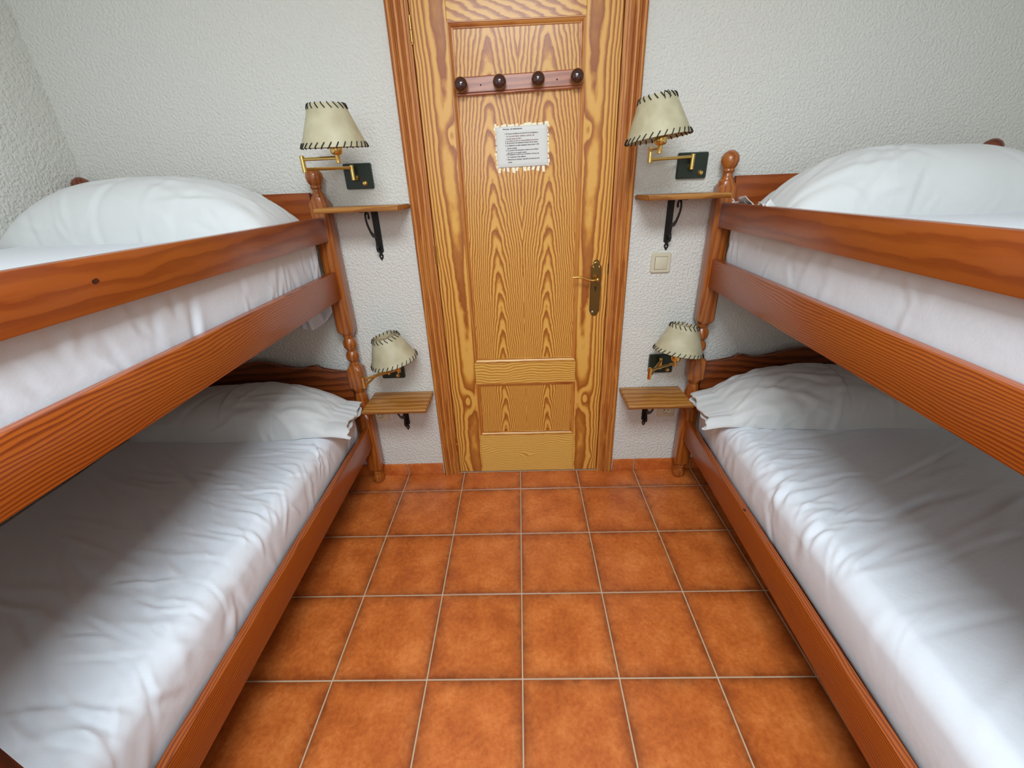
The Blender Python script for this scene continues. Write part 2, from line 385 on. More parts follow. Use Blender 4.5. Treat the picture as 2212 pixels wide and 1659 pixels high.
# ------------------------------------------------------------------ door casing and door
DX0, DX1 = -.3235, .4015
def casing_prof(x_out, x_in):
    """cross-section (x, y) of the moulded architrave from the outer edge to the door"""
    P = [(0, 0), (0, -.013), (.04, -.020), (.11, -.024), (.20, -.0235), (.27, -.019), (.295, -.0115), (.335, -.0115), (.36, -.018), (.43, -.0215), (.52, -.0205), (.585, -.0165), (.61, -.0105), (.655, -.0105), (.68, -.016), (.75, -.0175), (.85, -.016), (.875, -.0105), (.93, -.0095), (1.0, -.008), (1.0, 0)]
    return [(x_out+(x_in-x_out)*a, b) for a, b in P]
struct('trim_1', prism(bmesh.new(), casing_prof(-.405, DX0-.004), 'z', .001, 2.13), M_['case'], sharp=25)
struct('trim_2', prism(bmesh.new(), casing_prof(.4815, DX1+.004), 'z', .001, 2.13), M_['case'], sharp=25)
bm = bmesh.new(); prism(bm, [(b-.0005, 2.13-(2.13-2.05)*((a+.405)/(.0775))) for a, b in casing_prof(-.405, DX0-.004)], 'x', -.405, .4815)
M_['casex'] = wood('door_casing_wood_level', 'X', CASE, 75, .012, .55, .03)
struct('trim_3', bm, M_['casex'], sharp=25)
struct('trim_4', nb(-.33, DX0-.0028, -.004, .14, .001, 2.06), M_['case'])
struct('trim_5', nb(DX1+.0028, .41, -.004, .14, .001, 2.06), M_['case'])
struct('trim_6', nb(DX0-.002, DX1+.002, .042, .07, 2.0, 2.07), M_['case'])
struct('trim_7', nb(DX0-.0028, DX0+.012, .040, .07, .001, 2.0), M_['case'])
struct('trim_8', nb(DX1-.012, DX1+.0028, .040, .07, .001, 2.0), M_['case'])
door = thing('door_1', None, None, kind='structure')
YD = -.002  # face of the stiles
def dpart(name, bm, mat, sharp=35): return obj(name, bm, M_[mat] if isinstance(mat, str) else mat, door, sharp)
SX0, SX1 = -.2005, .277
dpart('stile', nb(DX0, SX0, YD, .038, .008, 2.04, bev=.0015, seg=1), 'stile')
dpart('stile', nb(SX1, DX1, YD, .038, .008, 2.04, bev=.0015, seg=1), 'stile')
dpart('rail', nb(SX0+.0004, SX1-.0004, YD, .038, 1.900, 2.04, bev=.001, seg=1), 'rail_top')
dpart('rail', nb(SX0+.0004, SX1-.0004, YD, .038, .526, .634, bev=.001, seg=1), 'rail_mid')
dpart('rail', nb(SX0+.0004, SX1-.0004, YD, .038, .008, .230, bev=.001, seg=1), 'rail_low')
for z0, z1 in ((.634, 1.900), (.230, .526)):
    dpart('panel', nb(SX0+.001, SX1-.001, YD+.013, .03, z0+.001, z1-.001), 'panel')
    # ovolo mouldings mitred round the opening
    prof = [(0, -.0005), (.003, -.0005), (.004, .002), (.009, .0035), (.013, .007), (.014, .009), (.017, .0095), (.018, .0125), (0, .0125)]
    W_ = SX1-SX0; H_ = z1-z0
    for side in range(4):
        bm = bmesh.new(); A = []; B = []
        for (a, b) in prof:
            y = YD+b
            if side == 0: pa, pb = (SX0+a, y, z0+a), (SX0+a, y, z1-a)
            elif side == 1: pa, pb = (SX1-a, y, z0+a), (SX1-a, y, z1-a)
            elif side == 2: pa, pb = (SX0+a, y, z0+a), (SX1-a, y, z0+a)
            else: pa, pb = (SX0+a, y, z1-a), (SX1-a, y, z1-a)
            A.append(bm.verts.new(pa)); B.append(bm.verts.new(pb))
        k = len(prof); bm.faces.new(A); bm.faces.new(B[::-1])
        for i in range(k): bm.faces.new((A[i], A[(i+1) % k], B[(i+1) % k], B[i]))
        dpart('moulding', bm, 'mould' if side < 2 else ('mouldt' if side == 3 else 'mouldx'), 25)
# hinges
for z0, z1 in ((1.845, 1.916), (1.10, 1.172), (.155, .230)):
    bm = bmesh.new(); r = .0048; h = z1-z0
    pr = [(.0005, z0-.006), (.003, z0-.004), (.003, z0), (r, z0+.001), (r, z0+h*.485), (r*.8, z0+h*.5), (r, z0+h*.515), (r, z1-.001), (.003, z1), (.003, z1+.004), (.0005, z1+.006)]
    lathe(bm, pr, Matrix.Translation((DX0-.001, -.009, 0)), 14)
    dpart('hinge', bm, 'hinge')
# handle: long back plate with lever
PX = .351
bm = bmesh.new(); pts = []
def plate_outline(w_, z0, z1, k=1.0):
    P = []
    for i in range(13):
        a = PI*i/12; P.append((w_*.62*math.cos(a)*k, z1-.016+.016*math.sin(a)))
    left = [(-w_*.62*k, z1-.020), (-w_*.9*k, z1-.026), (-w_*k, z1-.034), (-w_*k, z0+.026), (-w_*.9*k, z0+.018)]
    P += left
    for i in range(9):
        a = PI+PI*i/8; P.append((w_*.72*math.cos(a)*k, z0+.014+.014*math.sin(a)))
    P += [(-x, z) for x, z in left[::-1]]
    return [(PX+x, z) for x, z in P]
prism(bm, plate_outline(.0225, .850, 1.093), 'y', YD-.0005, YD-.0035)
hp = dpart('door_handle', bm, 'oldbrass', 30)
bm = bmesh.new(); prism(bm, plate_outline(.0165, .858, 1.086), 'y', YD-.003, YD-.0055)
obj('raised_plate', bm, M_['oldbrass'], hp, 30)
bm = bmesh.new()
pts = [(PX+.012, -.052, 1.018), (PX, -.055, 1.020), (PX-.02, -.056, 1.016), (PX-.04, -.056, 1.020), (PX-.062, -.056, 1.029), (PX-.085, -.056, 1.033), (PX-.105, -.055, 1.032)]
tube(bm, pts, [.003, .006, .0055, .0048, .0045, .004, .0025], 10)
m4, L = frame_axis((PX, YD-.004, 1.018), (PX, -.058, 1.018))
lathe(bm, [(.013, 0), (.013, .004), (.009, .008), (.007, .014), (.007, L-.008), (.009, L-.004), (.007, L+.002), (.002, L+.004)], m4, 16)
obj('lever', bm, M_['hinge'], hp)
# scroll ornament at the plate's top, keyhole and screws
bm = bmesh.new()
tube(bm, [(PX+.012*math.cos(a), YD-.006, 1.072+.011*math.sin(a)) for a in [PI*i/10 for i in range(-1, 12)]], .0022, 6)
tube(bm, [(PX+.0125+.003*math.cos(a), YD-.006, 1.063+.003*math.sin(a)) for a in [2*PI*i/8 for i in range(8)]], .0018, 6)
tube(bm, [(PX-.0125+.003*math.cos(a), YD-.006, 1.063+.003*math.sin(a)) for a in [2*PI*i/8 for i in range(8)]], .0018, 6)
obj('scroll_ornament', bm, M_['brass'], hp)
bm = bmesh.new(); prism(bm, [(PX+x, .972+z) for x, z in ((-.002, -.012), (.002, -.012), (.002, 0), (.0035, .004), (.002, .008), (-.002, .008), (-.0035, .004), (-.002, 0))], 'y', YD-.005, YD-.0062)
obj('keyhole', bm, M_['dark'], hp)
for sx, sz in ((-.008, .868),):
    bm = bmesh.new(); m4, L = frame_axis((PX+sx, YD-.005, sz), (PX+sx, YD-.008, sz)); lathe(bm, [(.0052, 0), (.0048, .0015), (.0025, .003)], m4, 14); obj('screw', bm, M_['screw'], hp)
    bm = bmesh.new(); m4, L = frame_axis((PX+sx, YD-.0078, sz), (PX+sx, YD-.009, sz)); lathe(bm, [(.0016, 0), (.0016, .0008)], m4, 8); obj('screw_recess', bm, M_['dark'], hp)
# strike plate edge
dpart('latch_edge', nb(DX1-.002, DX1+.003, YD-.001, .01, 1.03, 1.075), 'dark')

# ------------------------------------------------------------------ coat hook rail on the door panel
yp = YD+.013
hr = thing('coat_hook_rail', 'reddish wooden rail with four round dark knobs screwed to the door', 'coat rack', (.041, yp, 1.72), 0)
hr.rotation_euler = (0, math.radians(-1.2), 0)
bm = bmesh.new()
prism(bm, [(0, -.029), (-.012, -.029), (-.015, -.026), (-.015, -.0235), (-.012, -.022), (-.016, -.019), (-.016, .024), (-.013, .0275), (0, .029)], 'x', -.224, .224)
obj('backboard', bm, M_['hookrail'], hr, 30)
for kx in (-.205, -.068, .068, .205):
    bm = bmesh.new(); m4, L = frame_axis((kx, -.014, 0), (kx, -.060, 0))
    lathe(bm, [(.012, 0), (.011, .006), (.0100, .011), (.0125, .016), (.0190, .021), (.0228, .028), (.0234, .034), (.0215, .041), (.0165, .0465), (.009, .050), (.001, .0512)], m4, 24)
    obj('knob', bm, M_['knob'], hr, 60)
for kx in (-.137, .137):
    bm = bmesh.new(); m4, L = frame_axis((kx, -.0158, 0), (kx, -.0172, 0)); lathe(bm, [(.0028, 0), (.0024, .0012)], m4, 10); obj('screw', bm, M_['dark'], hr)

# ------------------------------------------------------------------ notice taped to the door
pcx, pcz = .048, 1.5195
nt = thing('notice', 'laminated sheet of printed rules with torn white tape edges stuck on door', 'notice', (pcx, yp-.0005, pcz), 0)
nt.rotation_euler = (0, math.radians(-1.0), 0)
NW, NH = .097, .068
def grid_sheet(w_, h_, nx, nz, fn):
    V = []; Fc = []
    for j in range(nz+1):
        for i in range(nx+1):
            x = -w_+2*w_*i/nx; z = -h_+2*h_*j/nz; V.append((x, -fn(x, z), z))
    for j in range(nz):
        for i in range(nx):
            a = j*(nx+1)+i; Fc.append((a, a+1, a+nx+2, a+nx+1))
    return V, Fc
def buck(x, z):
    e = min(NW-abs(x), NH-abs(z)); c = .0018+.0022*min(1, max(0, e/.012)); q = math.hypot(abs(x)-NW, abs(z)-NH)
    return c+.0012*math.exp(-(q/.02)**2)*math.sin(q*500)
V, Fc = grid_sheet(NW, NH, 60, 40, buck)
sh = np_obj('sheet', V, Fc, M_['paper'], nt)
sm = sh.modifiers.new('solid', 'SOLIDIFY'); sm.thickness = .0006; sm.offset = 1
rp = random.Random(9)
bm = bmesh.new()
def shard(pts):
    q = rp.uniform(0, .0009); prism(bm, pts, 'y', .0004-q*.3, -.0008-q)
# ragged tape strips: top, sides, bottom
for sx in (-1, 1):
    z = -NH-.002
    while z < NH+.004:
        h = rp.uniform(.006, .015); ww = rp.uniform(.003, .0085)
        shard([(sx*(NW-.004), z), (sx*(NW+ww), z+rp.uniform(-.001, .001)), (sx*(NW+ww*rp.uniform(.6, 1.1)), z+h), (sx*(NW-.004), z+h)]); z += h+rp.uniform(.0, .007)
x = -NW-.003
while x < NW:
    w0 = rp.uniform(.008, .028); hh = rp.uniform(.004, .012)
    shard([(x, NH-.003), (x+w0, NH-.003), (x+w0+rp.uniform(-.003, .003), NH+hh), (x+rp.uniform(-.003, .003), NH+hh*rp.uniform(.5, 1))]); x += w0+rp.uniform(0, .007)
x = -NW+.003
while x < NW:
    w0 = rp.uniform(.005, .012); hh = rp.uniform(.013, .022); k = rp.uniform(-.007, .004)
    shard([(x, -NH+.003), (x+w0, -NH+.003), (x+w0+k, -NH-hh), (x+k, -NH-hh*rp.uniform(.8, 1))]); x += w0+rp.uniform(.003, .016)
obj('tape_edge', bm, M_['glue'], nt)
# print
lines = ['Normas  de habitaciones', '1. El horario de silencio es de las 24 h en la habitacion,', 'no se permiten visitas a partir de', 'entrada hasta las 08 h', '2. Los objetos de valor son responsabilidad de la persona.',
 '3. El servicio de sabanas incluye de la cama.', '4. La habitacion se debe desalojar antes de las 11:00', 'del dia de salida.', '5. La puerta de entrada se cierra con la llave',
 'para abrir por el pasillo interior.', '6. El desayuno se sirve en el comedor a la hora de', 'la recepcion del edificio.', '7. Mantengan la limpieza, depositen las basuras en la', 'entrada.']
rows = [(-.055, .0545, 370, 900), (0, 0, 415, 1340), (0, 0, 450, 1235), (0, 0, 450, 870), (0, 0, 415, 1345), (0, 0, 415, 1330), (0, 0, 415, 1355), (0, 0, 460, 740), (0, 0, 425, 1335), (0, 0, 465, 1015), (0, 0, 430, 1350), (0, 0, 465, 990), (0, 0, 430, 1360), (0, 0, 470, 590)]
ypx = [255, 375, 440, 505, 560, 615, 680, 750, 805, 870, 915, 980, 1045, 1115]
mpp = 2*NW/(1595-170)
for i, (txt, row, yy) in enumerate(zip(lines, rows, ypx)):
    cu = bpy.data.curves.new('line', 'FONT'); cu.body = txt; cu.size = .0058; cu.align_x = 'LEFT'; cu.align_y = 'CENTER'; cu.resolution_u = 2; cu.offset = .00022
    to = bpy.data.objects.new('tmp', cu); C.objects.link(to)
    dg = bpy.context.evaluated_depsgraph_get(); me = bpy.data.meshes.new_from_object(to.evaluated_get(dg)); bpy.data.objects.remove(to)
    xs = [v.co.x for v in me.vertices]; x0, x1 = min(xs), max(xs)
    tx0 = (row[2]-882)*mpp; tx1 = (row[3]-882)*mpp; k = (tx1-tx0)/(x1-x0)
    for v in me.vertices:
        v.co = Vector((tx0+(v.co.x-x0)*k, -.0049, -(yy-722)*mpp*.94+v.co.y))
    me.materials.clear(); me.materials.append(M_['inkred'] if i in (2, 3, 4) else M_['ink'])
    lo = bpy.data.objects.new('printed_line', me); C.objects.link(lo); lo.parent = nt

# ------------------------------------------------------------------ wall shelves on iron brackets
def shelf(x0, x1, ztop, bx, sgn, label):
    t = thing('wall_shelf', label, 'shelf', ((x0+x1)/2, 0, ztop), 0, 'small bedside wall shelves')
    w2 = (x1-x0)/2; b = bx-(x0+x1)/2; th = .017
    bm = bmesh.new()
    # board: front and side edges rounded
    P = []
    for i in range(7):
        a = PI*i/6; P.append((-.190-.006*math.sin(a), -th/2-th/2*math.cos(a)*-1))
    prof = [(-.0005, -th), (-.0005, 0)]+[(-.190-.006*math.sin(PI*i/6), -th/2+th/2*math.cos(PI*i/6)) for i in range(7)]
    prism(bm, prof, 'x', -w2, w2)
    bmesh.ops.bevel(bm, geom=[e for e in bm.edges if abs(abs(e.verts[0].co.x)-w2) < 1e-5 and abs(abs(e.verts[1].co.x)-w2) < 1e-5 and abs(e.verts[0].co.z-e.verts[1].co.z) < 1e-6 and e.calc_length() > .1], offset=.004, segments=2, affect='EDGES')
    obj('board', bm, M_['shelf'], t, 40)
    z = -th
    bm = bmesh.new()
    # wall strip with pointed, drilled tip
    ow = .0135
    pts = [(b-ow, z-.0005), (b+ow, z-.0005), (b+ow, z-.163), (b+.009, z-.168), (b+.004, z-.171), (b+.0085, z-.177), (b+.0095, z-.184), (b+.006, z-.191), (b+.0015, z-.199), (b-.0015, z-.199), (b-.006, z-.191), (b-.0095, z-.184), (b-.0085, z-.177), (b-.004, z-.171), (b-.009, z-.168), (b-ow, z-.163)]
    prism(bm, pts, 'y', -.0005, -.004)
    # horizontal leg under the board
    prism(bm, [(b-ow, -.003), (b+ow, -.003), (b+ow, -.145), (b, -.155), (b-ow, -.145)], 'z', z-.0001, z-.0035)
    br = obj('bracket', bm, M_['iron'], t, 30)
    # scroll strut, in the plane at right angles to the wall
    sc = [(-.0035, -.142), (-.016, -.146), (-.028, -.136), (-.034, -.120), (-.037, -.104), (-.048, -.098), (-.066, -.092), (-.084, -.080), (-.100, -.063), (-.113, -.044), (-.118, -.026), (-.114, -.013), (-.103, -.0045), (-.090, -.006), (-.081, -.014), (-.080, -.024), (-.085, -.029)]
    tk = [.004, .005, .005, .004, .006, .013, .014, .008, .006, .0055, .005, .005, .005, .005, .0055, .007, .008]
    bm = bmesh.new(); strap(bm, [(b, y, z+dz) for y, dz in sc], .0065, tk, (1, 0, 0))
    lp = [(-.030, -.128), (-.040, -.134), (-.044, -.146), (-.038, -.158), (-.026, -.162), (-.014, -.156), (-.006, -.150)]
    strap(bm, [(b, y, z+dz) for y, dz in lp], .0065, .004, (1, 0, 0))
    obj('scroll', bm, M_['iron'], t, 30)
    for dz, dx in ((-.022, .004), (-.040, -.005), (-.184, 0)):
        bm = bmesh.new(); m4, L = frame_axis((b+dx, -.0038, z+dz), (b+dx, -.0062, z+dz)); lathe(bm, [(.0034, 0), (.003, .0012), (.0015, .002)], m4, 12)
        obj('screw', bm, M_['screw'] if dz < -.1 else M_['iron'], t)
    return t
shelf(-.714, -.407, 1.337, -.556, -1, 'empty wooden shelf on black iron scroll bracket, upper, left of the door')
shelf(.4895, .780, 1.337, .636, 1, 'empty wooden shelf on black iron bracket, right of the door above the light switch')
shelf(-.701, -.411, .497, -.565, -1, 'empty wooden shelf left of the door beside the lower left bunk')
shelf(.4905, .776, .488, .627, 1, 'empty wooden shelf right of the door beside the lower right bunk')

# ------------------------------------------------------------------ switch and sockets
def rounded_plate(bm, cx, cz, hw, hh, y0, y1, r=.01, seg=5, inset=.004):
    def ol(k, y):
        P = []
        for sx, sz, a0 in ((1, 1, 0), (-1, 1, 90), (-1, -1, 180), (1, -1, 270)):
            for i in range(seg+1):
                a = math.radians(a0+90*i/seg); P.append(bm.verts.new((cx+sx*(hw-r)+(r-k)*math.cos(a), y, cz+sz*(hh-r)+(r-k)*math.sin(a))))
        return P
    L = [ol(0, y0), ol(0, y0+(y1-y0)*.45), ol(inset*.35, y0+(y1-y0)*.8), ol(inset, y1)]
    for A, B in zip(L, L[1:]):
        k = len(A)
        for i in range(k): bm.faces.new((A[i], A[(i+1) % k], B[(i+1) % k], B[i]))
    bm.faces.new(L[-1]); bm.faces.new(L[0][::-1]); return bm
sw = thing('light_switch', 'square cream light switch on the wall right of the door', 'light switch', (.6205, 0, 1.0705))
obj('frame', rounded_plate(bmesh.new(), 0, 0, .0415, .0415, 0, -.010, .009), M_['cream'], sw)
obj('rocker_gap', nb(-.0262, .0262, -.0108, -.0095, -.0262, .0262), M_['dark'], sw)
obj('rocker', nb(-.0253, .0253, -.0135, -.0096, -.0253, .0253, bev=.001), M_['cream'], sw)
def socket(cx, cz, label):
    s = thing('wall_socket', label, 'socket', (cx, 0, cz), 0, 'wall sockets')
    obj('frame', rounded_plate(bmesh.new(), 0, 0, .041, .041, 0, -.009, .008), M_['cream'], s)
    bm = bmesh.new(); m4, L = frame_axis((0, -.0085, 0), (0, -.013, 0))
    lathe(bm, [(.0255, 0), (.0255, .0030), (.0240, .0042), (.0205, .0042), (.0195, .0015), (.0185, .0010), (.0005, .0010)], m4, 28, cap=False)
    obj('socket_well', bm, M_['cream'], s, 30)
    bm = bmesh.new()
    for dx in (-.0095, .0095):
        m4, L = frame_axis((dx, -.0094, 0), (dx, -.0100, 0)); lathe(bm, [(.0028, 0), (.0028, .0006)], m4, 12)
    obj('pin_hole', bm, M_['dark'], s)
    obj('earth_clip', nb(-.003, .003, -.012, -.0095, -.0192, -.0160), M_['screw'], s)
    obj('earth_clip', nb(-.003, .003, -.012, -.0095, .0160, .0192), M_['screw'], s)
socket(-.692, .377, 'cream wall socket half hidden under the lower left shelf')
socket(.730, .361, 'cream wall socket half hidden under the lower right shelf')

# ------------------------------------------------------------------ swing-arm wall lamps
def lamp(cx, cz, elbow, sock, shade_c, tilt, knob, label, spin=0.0, hw=.0540, hh=.0455):
    """cx, cz plate centre; elbow/sock (x, y); shade_c (x, y, z) centre of the lower rim; tilt (rx, ry)"""
    t = thing('swing_arm_lamp', label, 'wall lamp', (cx, 0, cz), 0, 'swing-arm wall lamps')
    pl = obj('backplate', rounded_plate(bmesh.new(), 0, 0, hw, hh, 0, -.016, .006, 4, .003), M_['green'], t)
    bm = bmesh.new(); m4, L = frame_axis((knob[0], -.0155, knob[1]), (knob[0], -.026, knob[1]))
    lathe(bm, [(.0095, 0), (.0095, .002), (.0078, .004), (.0082, .008), (.0065, L), (.001, L+.001)], m4, 16); obj('switch_knob', bm, M_['brass'], t)
    px, py = -.011, -.036
    bm = bmesh.new(); m4, L = frame_axis((px+.004, -.0155, -.005), (px+.002, py, -.005))
    lathe(bm, [(.0125, 0), (.0125, .003), (.011, .008), (.0075, .012), (.006, L)], m4, 16); obj('wall_stem', bm, M_['brass'], t)
    rT = .0080
    def vt(x, y, z0, z1, r=rT):
        bm = bmesh.new(); lathe(bm, [(r*.75, z0-.0005), (r, z0+.001), (r, z1-.001), (r*.75, z1+.0005)], Matrix.Translation((x, y, 0)), 16); return bm
    obj('pivot_tube', vt(px, py, -.014, .038), M_['brass'], t)
    ex, ey = elbow[0]-cx, elbow[1]; sx, sy = sock[0]-cx, sock[1]
    obj('elbow_tube', vt(ex, ey, .012, .064), M_['brass'], t)
    bm = bmesh.new(); tube(bm, [(px, py, .029), (ex, ey, .023)], .0056, 12); obj('arm', bm, M_['brass'], t)
    bm = bmesh.new(); tube(bm, [(ex, ey, .053), (sx, sy, .050)], .0056, 12); obj('arm', bm, M_['brass'], t)
    # socket
    bm = bmesh.new()
    lathe(bm, [(.0060, .034), (.0078, .035), (.0078, .056), (.0085, .058), (.0150, .060), (.0185, .064), (.0200, .070), (.0205, .098), (.0190, .100), (.0130, .101), (.0130, .118), (.0100, .120)], Matrix.Translation((sx, sy, 0)), 24)
    so = obj('lamp_holder', bm, M_['brass'], t, 40)
    bm = bmesh.new(); lathe(bm, [(.010, .118), (.0125, .126), (.0165, .138), (.0180, .150), (.0155, .162), (.009, .170), (.0008, .173)], Matrix.Translation((sx, sy, 0)), 20)
    obj('bulb', bm, M_['bulb'], t)
    # shade
    S = Matrix.Translation((shade_c[0]-cx, shade_c[1], shade_c[2]-cz)) @ Matrix.Rotation(tilt[0], 4, 'X') @ Matrix.Rotation(tilt[1], 4, 'Y') @ Matrix.Rotation(spin, 4, 'Z')
    R0, R1, HH = .1035, .0555, .118
    bm = bmesh.new(); th = .0012
    prof = [(R0, 0), (R1, HH), (R1-.0008, HH+.0008), (R1-th, HH), (R0-th, 0), (R0-.0008, -.0008), (R0, 0)]
    lathe(bm, prof, S, 56, cap=False); bmesh.ops.remove_doubles(bm, verts=bm.verts[:], dist=1e-5)
    sd = obj('lamp_shade', bm, M_['shade'], t, 50)
    def surf(a, h, off):
        r = R0+(R1-R0)*h/HH+off; return S @ Vector((r*math.cos(a), r*math.sin(a), h))
    for (cnt, hz, hin, dr) in ((30, 0.0, .0135, 1), (19, HH, HH-.0135, -1)):
        bm = bmesh.new()
        for i in range(cnt):
            a = 2*PI*i/cnt; sk = .055 if dr == 1 else .10
            P = [surf(a+sk*1.3, hin, .0012), surf(a+sk*.4, (hin+hz)/2, .0022), surf(a-sk*.4, hz, .0022), surf(a-sk*.5, hz-dr*.0022, -.0005), surf(a-sk*.4, hz+dr*.002, -.0032), surf(a+sk*.1, hin*.6+hz*.4, -.0030)]
            tube(bm, P, .0017, 5)
        obj('lacing', bm, M_['lace'], sd, 60)
    # wire spider carrying the shade
    bm = bmesh.new(); top = S @ Vector((0, 0, HH-.012))
    for i in range(3):
        a = 2*PI*i/3+.3; tube(bm, [top, surf(a, HH-.004, -.002)], .0011, 6)
    tube(bm, [(sx, sy, .110), top], .0016, 6)
    obj('shade_wire', bm, M_['hinge'], sd)
    bm = bmesh.new()
    for k in (-1, 1):
        tube(bm, [surf(.9, HH, 0), surf(.9+.10*k, HH+.004, .004), surf(.9+.16*k, HH-.006, .006), surf(.9+.12*k, HH-.018, .002)], .0012, 5)
    obj('lace_knot', bm, M_['lace'], sd)
    return t
d = math.radians
lamp(-.5925, 1.441, (-.711, -.200), (-.564, -.262), (-.567, -.258, 1.521), (d(4), d(0)), (.024, -.025), 'upper left swing-arm lamp, brass arm folded out over the bedpost finial', 2.2)
lamp(.697, 1.431, (.511, -.090), (.500, -.235), (.491, -.233, 1.508), (d(-2), d(-7)), (.032, -.025), 'upper right swing-arm lamp overlapping the door casing with its tilted shade', 4.0, .0565)
lamp(-.590, .620, (-.645, -.232), (-.523, -.128), (-.538, -.118, .708), (d(3), d(-11)), (.023, -.028), 'lower left swing-arm lamp with skewed shade above the shelf left of the door', .7, .054)
lamp(.6735, .610, (.564, -.200), (.695, -.123), (.700, -.122, .712), (d(-6), d(9)), (.031, -.028), 'lower right swing-arm lamp, shade overlapping the right bedpost', .4, .0555)

# ------------------------------------------------------------------ bunk beds
ANG = [math.radians(90*q+a) for q in range(4) for a in (-40, -30, -20, -10, 0, 10, 20, 30, 40)]
def post_bm(x, y):
    hw = .0335
    # (z, kind, size) kind: s square, c circle
    st = [(.0005, 'c', .018), (.004, 'c', .025), (.018, 'c', .0305), (.036, 'c', .0300), (.050, 'c', .0235), (.056, 'c', .0215), (.062, 'c', .026), (.068, 'c', .0265), (.072, 'c', .0245), (.076, 'c', .027),
          (.092, 's', hw), (.395, 's', hw), (.405, 'c', .031), (.412, 'c', .025), (.420, 'c', .0265), (.428, 'c', .021), (.445, 'c', .0265), (.480, 'c', .0300), (.510, 'c', .0270), (.530, 'c', .0225), (.538, 'c', .0265), (.545, 'c', .0285),
          (.560, 's', hw), (.648, 's', hw), (.664, 'c', .0275), (.668, 'c', .023), (.674, 'c', .0225), (.678, 'c', .0165), (.684, 'c', .0155), (.690, 'c', .021), (.702, 'c', .0275), (.714, 'c', .0290), (.728, 'c', .0255), (.738, 'c', .0175), (.744, 'c', .0200), (.756, 'c', .0285), (.770, 'c', .0305), (.784, 'c', .0285), (.797, 'c', .0200), (.803, 'c', .0215), (.808, 'c', .0245), (.814, 'c', .0245), (.818, 'c', .0290),
          (.834, 's', hw), (1.352, 's', hw), (1.368, 'c', .029), (1.374, 'c', .0285), (1.378, 'c', .0235), (1.384, 'c', .0225), (1.390, 'c', .0185), (1.400, 'c', .0175), (1.407, 'c', .0225), (1.411, 'c', .0225), (1.415, 'c', .0205), (1.424, 'c', .0275), (1.440, 'c', .0320), (1.455, 'c', .0305), (1.467, 'c', .0225), (1.475, 'c', .010), (1.4765, 'c', .001)]
    bm = bmesh.new(); R_ = []
    for z, k, s in st:
        ring = []
        for a in ANG:
            r = s if k == 'c' else s/max(abs(math.cos(a)), abs(math.sin(a)))
            ring.append(bm.verts.new((x+r*math.cos(a), y+r*math.sin(a), z)))
        R_.append(ring)
    for A, B in zip(R_, R_[1:]):
        for i in range(36): bm.faces.new((A[i], A[(i+1) % 36], B[(i+1) % 36], B[i]))
    bm.faces.new(R_[0][::-1]); bm.faces.new(R_[-1]); return bm
BW, BL = .903, 1.955
HP = [(.030, .637), (.110, .640), (.155, .650), (.180, .672), (.203, .663), (.24, .659), (.28, .660), (.33, .667), (.365, .681), (.40, .693), (.4515, .700)]
def bunk(loc, rot, s, label):
    t = thing('bunk_bed', label, 'bunk bed', loc, rot, 'pair of wooden bunk beds')
    for x in (0, BW):
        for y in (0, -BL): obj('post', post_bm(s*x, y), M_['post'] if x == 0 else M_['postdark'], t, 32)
    def X(a, b): return (min(s*a, s*b), max(s*a, s*b))
    for (nm, z0, z1, mt_) in (('side_rail', .235, .345, 'rail'), ('side_rail', .980, 1.093, 'rail'), ('guard_rail', 1.212, 1.302, 'guard')):
        x0, x1 = X(-.017, .008)
        obj(nm, nb(x0, x1, -BL+.030, -.030, z0, z1, bev=.003), M_[mt_], t)
        if nm == 'guard_rail': continue
        x0, x1 = X(BW, BW+.025)
        obj(nm, nb(x0, x1, -BL+.030, -.030, z0, z1, bev=.003), M_[mt_], t)
    full_lo = HP+[(BW-a, b) for a, b in HP[::-1][1:]]
    for full_, dz, zb in ((full_lo, 0, .40), ([(.03, 1.390), (BW-.03, 1.390)], 0, 1.22)):
        for y in (0, -BL):
            bm = bmesh.new(); poly = [(s*a, b+dz) for a, b in full_]+[(s*(BW-.03), zb), (s*.03, zb)]
            prism(bm, poly, 'y', y-.010, y+.012)
            bmesh.ops.bevel(bm, geom=[e for e in bm.edges if abs(e.verts[0].co.y-e.verts[1].co.y) < 1e-6 and e.verts[0].co.z > zb+.01 and e.verts[1].co.z > zb+.01], offset=.003, segments=2, affect='EDGES')
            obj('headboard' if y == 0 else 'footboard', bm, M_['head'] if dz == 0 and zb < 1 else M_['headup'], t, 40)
    for z in (.262, 1.008):
        for i in range(13):
            y = -.12-i*(BL-.24)/12; x0, x1 = X(.009, BW-.009)
            obj('slat', nb(x0, x1, y-.035, y+.035, z, z+.016), M_['guard'], t)
        for a in (.009, BW-.027):
            x0, x1 = X(a, a+.018); obj('slat_ledge', nb(x0, x1, -BL+.04, -.04, z-.02, z-.0005), M_['rail'], t)
    return t
LLOC, LROT = (-.748, -.052, 0), d(.45)
RLOC, RROT = (.8170, -.056, 0), d(-2.35)
bedL = bunk(LLOC, LROT, -1, 'brown wooden bunk bed with turned posts against the left wall')
bedR = bunk(RLOC, RROT, 1, 'brown wooden bunk bed with turned posts to the right of the door')

